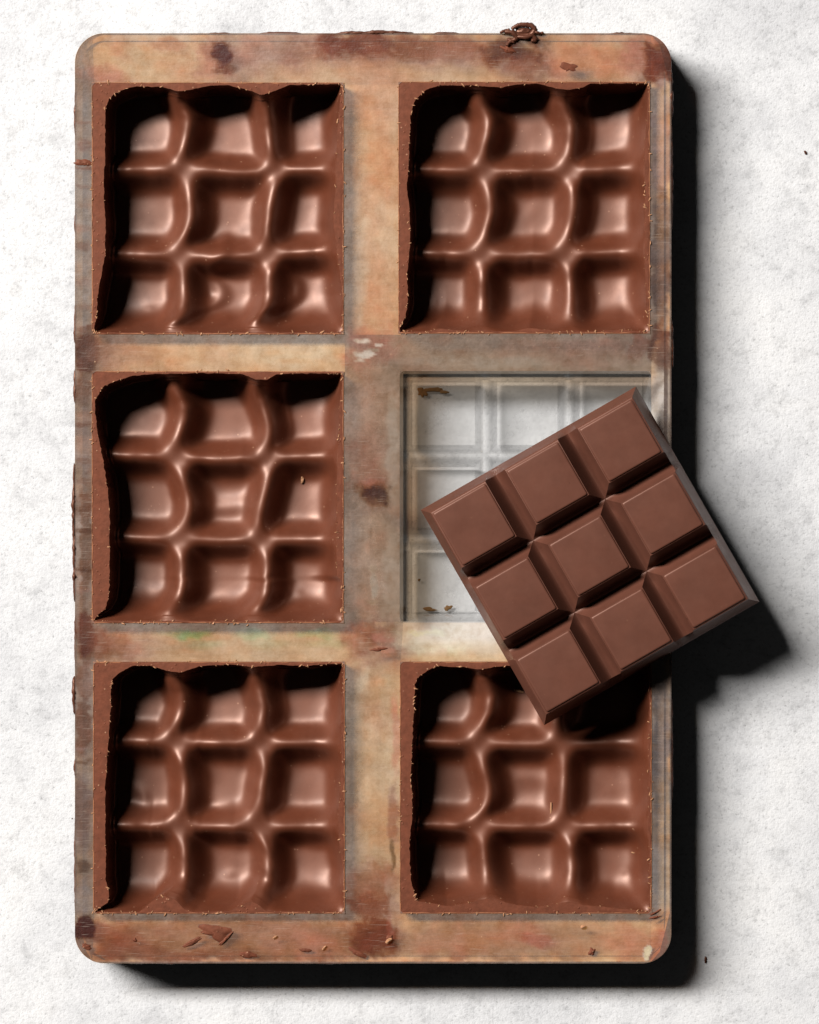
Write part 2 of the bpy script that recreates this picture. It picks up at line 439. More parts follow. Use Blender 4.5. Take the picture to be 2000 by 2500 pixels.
# stains of the chocolate film, with some shade and glow painted in: (x, y, half-width, half-height, colour as seen, strength, softness)
STAINS_AND_LIGHT = [
    # top band
    (245, 140, 75, 70, (205, 170, 125), .9, .5), (240, 180, 60, 26, (186, 126, 66), .9, .4), (215, 120, 30, 40, (190, 160, 125), .6, .5),
    (290, 110, 25, 30, (190, 140, 90), .5, .5), (400, 160, 120, 42, (236, 212, 182), .95, .5), (400, 92, 130, 16, (196, 178, 168), .9, .5),
    (410, 108, 42, 14, (190, 142, 92), .8, .4), (460, 170, 60, 30, (205, 155, 100), .6, .6), (520, 140, 40, 40, (170, 110, 70), .7, .6),
    (640, 130, 130, 45, (158, 108, 80), .85, .7), (543, 135, 26, 34, (84, 44, 40), 1.0, .35), (552, 170, 30, 10, (90, 50, 44), .7, .4),
    (690, 95, 130, 14, (170, 125, 98), .7, .6), (760, 172, 130, 22, (206, 176, 148), .85, .6), (880, 110, 120, 30, (126, 76, 52), .95, .6),
    (830, 105, 45, 22, (118, 66, 44), .7, .5), (930, 170, 90, 34, (200, 152, 104), .85, .6), (1030, 168, 70, 26, (205, 172, 138), .9, .6),
    (1010, 118, 60, 28, (126, 82, 58), .8, .7), (1120, 120, 90, 34, (150, 100, 70), .8, .7), (1255, 125, 70, 34, (92, 54, 44), .95, .6),
    (1290, 160, 60, 30, (130, 82, 62), .7, .6), (1440, 145, 110, 38, (205, 152, 96), .9, .6), (1480, 92, 120, 12, (190, 158, 138), .85, .6),
    (1400, 178, 60, 12, (165, 130, 105), .7, .6), (1560, 140, 40, 45, (176, 104, 58), .7, .7), (1610, 150, 42, 60, (98, 50, 36), .95, .5),
    (1600, 92, 24, 14, (190, 140, 105), .7, .4),
    # centre column
    (905, 250, 66, 60, (204, 150, 92), .8, .7), (880, 320, 40, 60, (196, 172, 150), .7, .7), (905, 560, 66, 280, (196, 168, 138), .95, .4),
    (930, 420, 30, 160, (200, 152, 98), .7, .8), (900, 640, 26, 190, (196, 146, 96), .7, .8), (940, 560, 26, 60, (212, 190, 165), .7, .8),
    (880, 620, 16, 160, (206, 190, 176), .6, .8), (905, 850, 70, 52, (186, 124, 70), .95, .5), (885, 832, 20, 6, (240, 222, 196), .9, .35),
    (892, 866, 28, 9, (246, 234, 216), .95, .3), (912, 852, 16, 5, (236, 210, 176), .9, .35), (878, 880, 12, 4, (240, 220, 195), .9, .2), (925, 838, 12, 4, (240, 220, 195), .9, .2),
    (905, 1060, 62, 150, (190, 150, 108), .9, .5), (905, 1130, 36, 80, (178, 126, 76), .8, .7), (960, 1080, 14, 130, (212, 200, 190), .8, .7),  # the last, pale strip paints the glow beside the empty cavity
    (908, 1180, 34, 14, (172, 104, 60), .6, .6), (910, 1208, 42, 30, (70, 38, 32), 1.0, .5), (908, 1240, 34, 24, (110, 74, 54), .6, .7),
    (905, 1380, 62, 130, (186, 150, 110), .9, .5), (958, 1390, 16, 110, (206, 186, 165), .6, .7), (914, 1428, 9, 28, (232, 218, 200), .85, .4),
    (914, 1388, 10, 8, (236, 205, 165), .9, .3), (912, 1470, 14, 6, (238, 205, 160), .9, .3), (905, 1570, 64, 60, (150, 100, 66), .95, .5),
    (935, 1556, 28, 12, (200, 128, 74), .9, .4), (930, 1585, 26, 7, (216, 150, 95), .9, .3), (925, 1522, 14, 4, (226, 180, 130), .9, .3),
    (905, 1780, 62, 190, (178, 158, 132), .95, .4), (888, 1660, 16, 34, (222, 210, 192), .8, .4), (920, 1720, 26, 60, (186, 146, 102), .7, .7),
    (945, 1760, 14, 130, (190, 176, 158), .6, .7), (892, 1930, 12, 30, (205, 185, 160), .7, .4), (966, 1800, 11, 90, (192, 124, 74), .9, .5),
    (962, 1990, 14, 70, (132, 96, 90), .85, .5), (915, 2010, 30, 60, (186, 152, 110), .6, .7), (905, 2080, 50, 50, (168, 150, 128), .6, .7),
    (905, 2160, 60, 50, (148, 104, 70), .9, .6), (958, 2090, 6, 40, (70, 58, 58), .8, .5), (905, 2210, 62, 30, (124, 76, 52), .85, .5),
    # upper cross bar
    (300, 860, 90, 40, (178, 146, 112), .9, .5), (480, 858, 120, 32, (196, 168, 134), .9, .6), (520, 860, 30, 26, (176, 136, 96), .5, .7),
    (700, 856, 150, 34, (206, 190, 172), .95, .6), (1100, 862, 120, 34, (212, 182, 146), .95, .6), (1300, 858, 100, 30, (200, 160, 120), .9, .7),
    (1220, 885, 240, 12, (206, 194, 182), .7, .7), (1450, 862, 90, 34, (184, 144, 112), .9, .6), (1560, 855, 30, 34, (140, 92, 70), .8, .4),  # the long pale strip paints the glow above the empty cavity
    # lower cross bar
    (300, 1570, 70, 40, (156, 110, 72), .9, .5), (450, 1572, 110, 36, (172, 148, 116), .9, .6), (650, 1572, 150, 36, (178, 158, 132), .95, .6),
    (472, 1550, 42, 12, (60, 128, 98), .7, .7), (440, 1545, 50, 10, (110, 150, 118), .5, .7), (620, 1548, 40, 12, (110, 162, 128), .7, .7),
    (770, 1548, 50, 12, (128, 168, 140), .6, .7), (545, 1570, 14, 40, (196, 176, 160), .6, .6), (260, 1600, 40, 14, (110, 80, 60), .6, .6),
    (1080, 1560, 110, 30, (226, 222, 190), .9, .6), (1300, 1565, 200, 40, (190, 170, 140), .9, .6), (1040, 1545, 50, 8, (200, 224, 200), .5, .6),
    # bottom band
    (560, 2292, 400, 62, (146, 110, 82), 1.0, .3), (260, 2290, 50, 40, (150, 100, 66), .8, .6), (300, 2310, 80, 30, (122, 80, 62), .7, .7),
    (480, 2268, 70, 30, (160, 124, 92), .7, .7), (700, 2280, 90, 34, (164, 124, 88), .8, .7), (760, 2300, 60, 30, (172, 118, 74), .6, .7),
    (430, 2330, 200, 16, (124, 84, 68), .6, .6), (1200, 2290, 260, 58, (160, 130, 102), .95, .4), (1100, 2300, 110, 30, (170, 126, 86), .8, .7),
    (1260, 2272, 60, 24, (178, 130, 82), .7, .7), (1310, 2296, 40, 18, (176, 108, 60), .8, .5), (1440, 2290, 60, 40, (166, 140, 116), .7, .7),
    (1540, 2300, 60, 44, (188, 136, 88), .9, .6), (1605, 2300, 24, 40, (172, 114, 68), .9, .5), (1580, 2326, 9, 18, (240, 232, 222), 1.0, .15),
    (960, 2344, 60, 9, (206, 176, 150), .9, .3), (1100, 2347, 90, 6, (200, 170, 146), .8, .3), (800, 2348, 500, 4, (196, 160, 132), .7, .4), (1400, 2349, 200, 5, (206, 184, 160), .7, .4),
    (910, 2284, 56, 50, (108, 62, 42), .95, .3), (952, 2262, 8, 30, (150, 84, 56), .6, .5), (207, 2265, 26, 30, (78, 40, 34), 1.0, .2),
    (212, 2308, 22, 16, (176, 140, 112), .85, .4),
    # left rim
    (204, 500, 24, 320, (192, 178, 172), .95, .25), (204, 215, 22, 26, (176, 140, 104), .6, .5), (206, 860, 30, 56, (96, 60, 50), .95, .35),
    (240, 850, 34, 44, (130, 96, 80), .6, .5), (204, 960, 22, 44, (116, 88, 78), .9, .4), (204, 1090, 24, 90, (172, 146, 132), .9, .4),
    (204, 1330, 24, 150, (124, 90, 70), .95, .3), (204, 1250, 22, 14, (104, 74, 58), .6, .5), (206, 1550, 26, 56, (98, 52, 38), .95, .3),
    (190, 1400, 6, 160, (190, 165, 148), .6, .6), (240, 1570, 30, 40, (140, 92, 62), .6, .6), (206, 1660, 24, 50, (142, 98, 72), .9, .4),
    (204, 1770, 24, 70, (116, 78, 66), .9, .4), (204, 1980, 24, 90, (134, 110, 108), .9, .4), (208, 2120, 18, 22, (88, 70, 74), .8, .5), (204, 2190, 22, 40, (150, 134, 134), .8, .5),
    (204, 410, 26, 5, (140, 94, 60), .8, .4), (204, 300, 24, 4, (150, 110, 80), .7, .4), (206, 560, 24, 12, (160, 124, 98), .7, .5), (206, 600, 20, 12, (150, 110, 84), .7, .5),
    (206, 352, 18, 12, (146, 100, 72), .7, .4), (206, 455, 20, 5, (150, 110, 80), .7, .4), (206, 500, 22, 8, (168, 136, 112), .7, .4), (206, 690, 22, 10, (156, 122, 100), .7, .5), (206, 745, 22, 6, (158, 122, 96), .7, .5), (206, 800, 24, 8, (120, 80, 62), .8, .4),
    (204, 1035, 24, 8, (120, 84, 70), .8, .4), (204, 1130, 24, 8, (126, 92, 76), .7, .4), (204, 1180, 24, 8, (132, 98, 80), .7, .4), (204, 1300, 24, 6, (96, 66, 52), .7, .4), (204, 1390, 24, 6, (100, 70, 54), .7, .4),
    (204, 1440, 24, 5, (160, 120, 100), .6, .4), (204, 1825, 24, 5, (160, 116, 96), .7, .4), (204, 1860, 24, 6, (92, 62, 56), .7, .4),
    # right rim: the slate tones hold painted shade of the shells
    (1614, 350, 26, 150, (158, 134, 130), .95, .3), (1614, 300, 10, 90, (178, 156, 150), .5, .7), (1614, 640, 26, 170, (104, 88, 92), .95, .3),
    (1614, 520, 22, 30, (134, 116, 116), .6, .6), (1614, 850, 28, 60, (106, 74, 68), .95, .3), (1614, 1000, 24, 90, (128, 110, 110), .9, .4), (1614, 1300, 24, 250, (150, 130, 120), .9, .4),
    (1614, 1800, 26, 200, (110, 104, 114), .95, .3), (1620, 1960, 14, 90, (142, 132, 132), .7, .6), (1614, 2120, 26, 110, (134, 126, 130), .9, .4), (1628, 2150, 8, 80, (170, 156, 150), .6, .6), (1612, 2240, 30, 24, (172, 140, 112), .8, .5),
]


def film(px, py):
    """film colour (linear rgb) and thickness at layout points"""
    px = np.asarray(px, float); py = np.asarray(py, float)
    n = px.size
    jx = fbm(px / 40, py / 30, 3) * 30 + fbm(px / 9, py / 9, 9) * 8
    jy = fbm(px / 40, py / 30, 5) * 30 + fbm(px / 9, py / 9, 13) * 8
    col = np.tile(np.array(lin((186, 160, 132))), (n, 1))
    al = np.full(n, 0.46)
    for (x, y, a, b, c, s, soft) in STAINS_AND_LIGHT:
        k = min(1.0, min(a, b) / 34.0); k *= min(1.0, soft * 1.6 + .1); k = max(k, .3) if min(a, b) < 15 else k; soft = soft * 1.4 + .08
        r = np.sqrt(((px + jx * k - x) / a) ** 2 + ((py + jy * k - y) / b) ** 2)
        rr = np.sqrt(np.sqrt((np.abs((px + jx * k - x) / a)) ** 4 + (np.abs((py + jy * k - y) / b)) ** 4))
        r = 0.7 * r + 0.3 * rr
        r = r + fbm(px / 11, py / 11, int(x) % 97) * 0.22
        w = np.clip((1.0 + soft * 0.5 - r) / max(soft, .05), 0, 1)
        w = w * w * (3 - 2 * w) * s
        cl = np.array(lin(c))
        col = col * (1 - w[:, None]) + cl * w[:, None]
        lum = cl.mean()
        tgt = 0.90 - 0.46 * min(1.0, lum / 0.42)        # dark, thick smears hide the plastic; pale ones let light through
        if c[0] > 238: tgt = 0.95
        al = al * (1 - w) + tgt * w
    # the wiping left streaks: down the centre strip, across the bands
    incol = ((px > 846) & (px < 968) & (py > 215)) | (px < 224) & False
    st = np.where(incol, fbm(px / 6, py / 120, 71, 4), fbm(px / 120, py / 6, 72, 4))
    s2 = np.where(incol, fbm(px / 11, py / 60, 73, 4), fbm(px / 70, py / 10, 74, 4))
    bl = fbm(px / 32, py / 32, 75, 5)
    keep = (col.mean(1) < 0.75)
    f = np.where(keep, np.exp(0.09 * st + 0.26 * bl), 1.0)
    s2 = 0.35 * s2 + 0.65 * fbm(px / 26, py / 26, 76, 4)
    sp = np.clip(s2 + 0.15 + 0.5 * bl, 0, 1) * keep
    # where the film was wiped thin the milky plastic shows
    wm = np.clip((fbm(px / 120, py / 100, 81, 3) + 0.25) / 0.8, 0, 1); wm = wm * wm * (3 - 2 * wm)
    lum0 = col.mean(1)
    wm = np.where(py > 2225, 0.08, 0.36) * wm * np.clip((lum0 - 0.10) / 0.14, 0, 1) * keep
    milky = np.array(lin((212, 200, 192)))
    col = col * (1 - wm[:, None]) + milky * wm[:, None]
    sp = sp * (1 - wm)
    col = col * f[:, None] * (1 - sp[:, None] * np.array([0.0, 0.24, 0.55]))
    col = np.clip(col / np.maximum(1.0, col.max(1, keepdims=True) / 0.9), 0.002, 1)
    return col, al


def film_attr(o, wx, wy):
    px = np.asarray(wx) / S + 1000; py = 1250 - np.asarray(wy) / S
    c, a = film(px, py)
    nd = np.clip(1 - np.maximum(np.maximum(976 - px, px - 1590), np.maximum(906 - py, py - 1520)) / 85.0, 0, 1)[:, None]
    a = a - 0.14 * nd[:, 0] * (a < 0.7)
    c = 0.36 * (c / 0.30) ** 1.25 * np.array([1.12, 1.02, 0.76])
    c = np.clip(c / np.maximum(1.0, c.max(1, keepdims=True) / 0.93), 0.003, 1)
    at = o.data.attributes.new('film_colour', 'FLOAT_COLOR', 'POINT')
    lum = c.mean(1, keepdims=True)
    aa = a[:, None]
    grey = lum * np.array([0.95, 0.95, 1.15])
    mixw = np.where(lum > 0.72, 0.0, 0.45 * np.clip(lum / 0.3, 0, 1))
    body = 0.54 * (c * (1 - mixw) + grey * mixw)          # cloudy body of the film
    buf = np.concatenate([np.clip(body, 0, 0.95), aa], axis=1).astype(np.float32)
    at.data.foreach_set('color', buf.ravel())
    rest = np.maximum(c - aa * 1.3 * np.minimum(body, c * 0.7), 0.004)         # what the light that passes twice through the film must add
    tn = np.sqrt(rest / (1.15 * (1 - aa) ** 2))
    tn = tn / np.maximum(1.0, tn.max(1, keepdims=True))
    tn = tn + (tn.mean(1, keepdims=True) * np.array([1.04, 1.0, 0.94]) * 1.18 - tn) * np.clip(nd * 1.6, 0, 0.92)   # tint brightened round the empty cavity, painting in its glow
    at2 = o.data.attributes.new('film_tint', 'FLOAT_COLOR', 'POINT')
    at2.data.foreach_set('color', np.concatenate([np.clip(tn, 0, 1), np.ones((len(tn), 1))], axis=1).astype(np.float32).ravel())


def build_plate():
    xs = [ML, MR]; ys = [MT, MB]
    for (x, y) in CELLS.values():
        xs += [x, x + CW]; ys += [y, y + CW]
    def fill(v, step):
        v = sorted(set(v)); out = []
        for a, b in zip(v[:-1], v[1:]):
            k = max(1, int(round((b - a) / step)))
            out += list(np.linspace(a, b, k + 1)[:-1])
        return np.array(out + [v[-1]])
    gx = fill(xs, 4.0); gy = fill(ys, 4.0)
    PX, PY = np.meshgrid(gx, gy)
    # round the four outer corners
    for cx, sx in ((ML + CORN, -1), (MR - CORN, 1)):
        for cy, sy in ((MT + CORN, -1), (MB - CORN, 1)):
            a = (PX - cx) * sx; b = (PY - cy) * sy
            k = (a > 0) & (b > 0)
            h = np.hypot(a, b); r = np.maximum(a, b)
            h[h == 0] = 1
            PX = np.where(k, cx + sx * a / h * r, PX); PY = np.where(k, cy + sy * b / h * r, PY)
    m = len(gx)
    idx = -np.ones(PX.size, int); faces = []
    ccx = (gx[:-1] + gx[1:]) / 2; ccy = (gy[:-1] + gy[1:]) / 2
    hole = np.zeros((len(ccy), len(ccx)), bool)
    for (x, y) in CELLS.values():
        hole |= ((ccx > x) & (ccx < x + CW))[None, :] & ((ccy > y) & (ccy < y + CW))[:, None]
    for i in range(len(ccy)):
        for j in range(len(ccx)):
            if hole[i, j]: continue
            a = i * m + j
            faces.append((a, a + m, a + m + 1, a + 1))
    used = sorted({v for f in faces for v in f}); mp = {v: k for k, v in enumerate(used)}
    fx = PX.ravel()[used]; fy = PY.ravel()[used]
    faces = [tuple(mp[v] for v in f) for f in faces]
    vx = list(X(fx)); vy = list(Y(fy)); vz = [0.0] * len(vx)
    vz = list(-0.06 + 0.05 * fbm(fx / 40, fy / 40, 21))
    # rounded inner corners of the openings
    R = 13.0
    for (x, y) in CELLS.values():
        for (cx, cy, sx, sy) in ((x, y, 1, 1), (x + CW, y, -1, 1), (x + CW, y + CW, -1, -1), (x, y + CW, 1, -1)):
            base = len(vx)
            pts = [(cx - sx * 1.0, cy - sy * 1.0)]
            for t in np.linspace(0, math.pi / 2, 7):
                pts.append((cx + sx * (R - R * math.cos(t)), cy + sy * (R - R * math.sin(t))))
            for (qx, qy) in pts:
                vx.append(X(qx)); vy.append(Y(qy)); vz.append(0.16)
            for k in range(1, 7):
                f = (base, base + k, base + k + 1)
                faces.append(f if sx * sy > 0 else f[::-1])
    V = np.stack([vx, vy, vz], 1)
    o = mesh_obj('top_plate', V - MOFF, faces, M_FILM, mould)
    film_attr(o, V[:, 0], V[:, 1])
    # cloudy underside of the plate, following the same openings: shaped for the light, thin at the rim and sloping down
    # to the floor of the empty cavity, so that light reaches its walls
    bx = [ML + 4, 225, 839, 976, 1590, MR - 4]; by = [MT + 4, 202, 815, 907, 1520, 1616, 2230, MB - 4]
    UV = []
    for i, b in enumerate(by):
        for j, a in enumerate(bx):
            z = -0.5 if i in (0, 7) or j in (0, 5) else (-15.0 if i in (3, 4) and j in (3, 4) else -PLATE_T)
            UV.append((X(a), Y(b), z))
    for ci, sx, sy in ((0, 1, 1), (5, -1, 1), (42, 1, -1), (47, -1, -1)):
        UV[ci] = (UV[ci][0] + sx * 24 * S, UV[ci][1] - sy * 24 * S, UV[ci][2])
    UF = [(i * 6 + j, (i + 1) * 6 + j, (i + 1) * 6 + j + 1, i * 6 + j + 1) for i in range(7) for j in range(5) if not (i in (1, 3, 5) and j in (1, 3))]
    mesh_obj('plate_underside', np.array(UV) - MOFF, UF, M_FROST, mould, smooth=False)


def outline(inset, n=14):
    pts = []
    l, r, t, b = ML + inset, MR - inset, MT + inset, MB - inset
    R = max(4.0, CORN - inset)
    for (cx, cy, a0) in ((r - R, t + R, 0), (l + R, t + R, 90), (l + R, b - R, 180), (r - R, b - R, 270)):
        for k in range(n + 1):
            a = math.radians(a0 + 90.0 * k / n)
            pts.append((cx + R * math.cos(a), cy - R * math.sin(a)))
    # subdivide long sides
    out = []
    for p, q in zip(pts, pts[1:] + pts[:1]):
        d = math.hypot(q[0] - p[0], q[1] - p[1]); k = max(1, int(d / 25))
        for i in range(k):
            out.append((p[0] + (q[0] - p[0]) * i / k, p[1] + (q[1] - p[1]) * i / k))
    return out


def build_skirt():
    rings = [(1.5, 0.0), (0.0, -0.35), (-1.0, -6.0), (-2.0, -H_MOULD + 0.6), (0.0, -H_MOULD + 0.02), (14.0, -H_MOULD + 0.02), (16.0, -6.0), (18.0, -0.6)]
    V = []; F = []
    base = outline(0.0)
    n = len(base)
    c = ((ML + MR) / 2, (MT + MB) / 2)
    for ins, z in rings:
        ol = outline(ins) if False else None
        for (x, y) in base:
            # inset along the outward direction of the rounded rectangle
            ex = min(max(x, ML + CORN), MR - CORN); ey = min(max(y, MT + CORN), MB - CORN)
            dx, dy = x - ex, y - ey
            h = math.hypot(dx, dy) or 1.0
            V.append((X(x - dx / h * ins), Y(y - dy / h * ins), z))
    for k in range(len(rings) - 1):
        for i in range(n):
            j = (i + 1) % n
            F.append((k * n + i, k * n + n + i, k * n + n + j, k * n + j))
    mesh_obj('side_wall', np.array(V) - MOFF, F, M_SKIRT, mould, sharp=40)


# profile of the moulded bar across one axis: t in mm from the centre, half = half width of the base
HALF = CW * S / 2
BAR_T = 12.4


def bar_profile(half):
    """breakpoints (t, z) for t >= 0: base edge at t = half"""
    gpos = half / 3.0
    pts = []
    def add(t, z): pts.append((t, z))
    add(0.0, BAR_T - 0.45)
    hw = 3.35
    add(gpos - hw - 0.6, BAR_T - 0.45)
    N = 8
    for k in range(-N, N + 1):
        d = hw * math.sin(0.5 * math.pi * k / N) if False else hw * k / N
        add(gpos + d, BAR_T - 0.45 - 6.2 * (1 - abs(d / hw) ** 1.75))
    e = half
    add(e - 3.1, BAR_T - 0.45); add(e - 2.75, BAR_T - 0.55); add(e - 2.5, BAR_T - 0.85); add(e - 2.35, BAR_T - 1.3)
    add(e - 0.25, 0.5); add(e, 0.0)
    return pts


def bar_grid(half):
    pts = bar_profile(half)
    t = np.array([p[0] for p in pts]); z = np.array([p[1] for p in pts])
    tt = np.concatenate([-t[::-1], t[1:]]); zz = np.concatenate([z[::-1], z[1:]])
    ZP, ZQ = np.meshgrid(zz, zz)
    Z = np.minimum(ZP, ZQ)
    return tt, zz, Z


def profile_at(half, q):
    pts = bar_profile(half)
    return np.interp(np.abs(q), [p[0] for p in pts], [p[1] for p in pts])


def tri_grid(tt, Z, half, flip=False):
    n = len(tt); F = []
    for i in range(n - 1):
        for j in range(n - 1):
            a, b, c, d = i * n + j, i * n + j + 1, (i + 1) * n + j + 1, (i + 1) * n + j
            zc = min(profile_at(half, (tt[i] + tt[i + 1]) / 2), profile_at(half, (tt[j] + tt[j + 1]) / 2))
            e1 = abs((Z[i, j] + Z[i + 1, j + 1]) / 2 - zc); e2 = abs((Z[i, j + 1] + Z[i + 1, j]) / 2 - zc)
            fs = [(a, b, c), (a, c, d)] if e1 <= e2 else [(a, b, d), (b, c, d)]
            F += [f[::-1] for f in fs] if flip else fs
    return F


def build_cup(key):
    x, y = CELLS[key]
    half = HALF
    tt, zz, Z = bar_grid(half)
    n = len(tt)
    P, Q = np.meshgrid(tt, tt)
    V = np.stack([X(x + CW / 2) + P.ravel(), Y(y + CW / 2) + Q.ravel(), -Z.ravel() * D_CAV / BAR_T - 0.05], 1)
    mesh_obj('cavity', V - MOFF, tri_grid(tt, Z, half), M_CLEAR, mould, sharp=22)


def build_plain_cup(key):
    x, y = CELLS[key]
    cx, cy = X(x + CW / 2), Y(y + CW / 2)
    V = []
    for (h, z) in ((HALF + 0.02, -0.1), (HALF - 2.2, -D_CAV - 0.3)):
        V += [(cx - h, cy - h, z), (cx + h, cy - h, z), (cx + h, cy + h, z), (cx - h, cy + h, z)]
    mesh_obj('cavity', np.array(V) - MOFF, [(0, 1, 5, 4), (1, 2, 6, 5), (2, 3, 7, 6), (3, 0, 4, 7), (4, 5, 6, 7)], M_CLEAR, mould, smooth=False)


build_plate()
build_skirt()
for k in CELLS:
    build_cup(k) if k == 'd' else build_plain_cup(k)

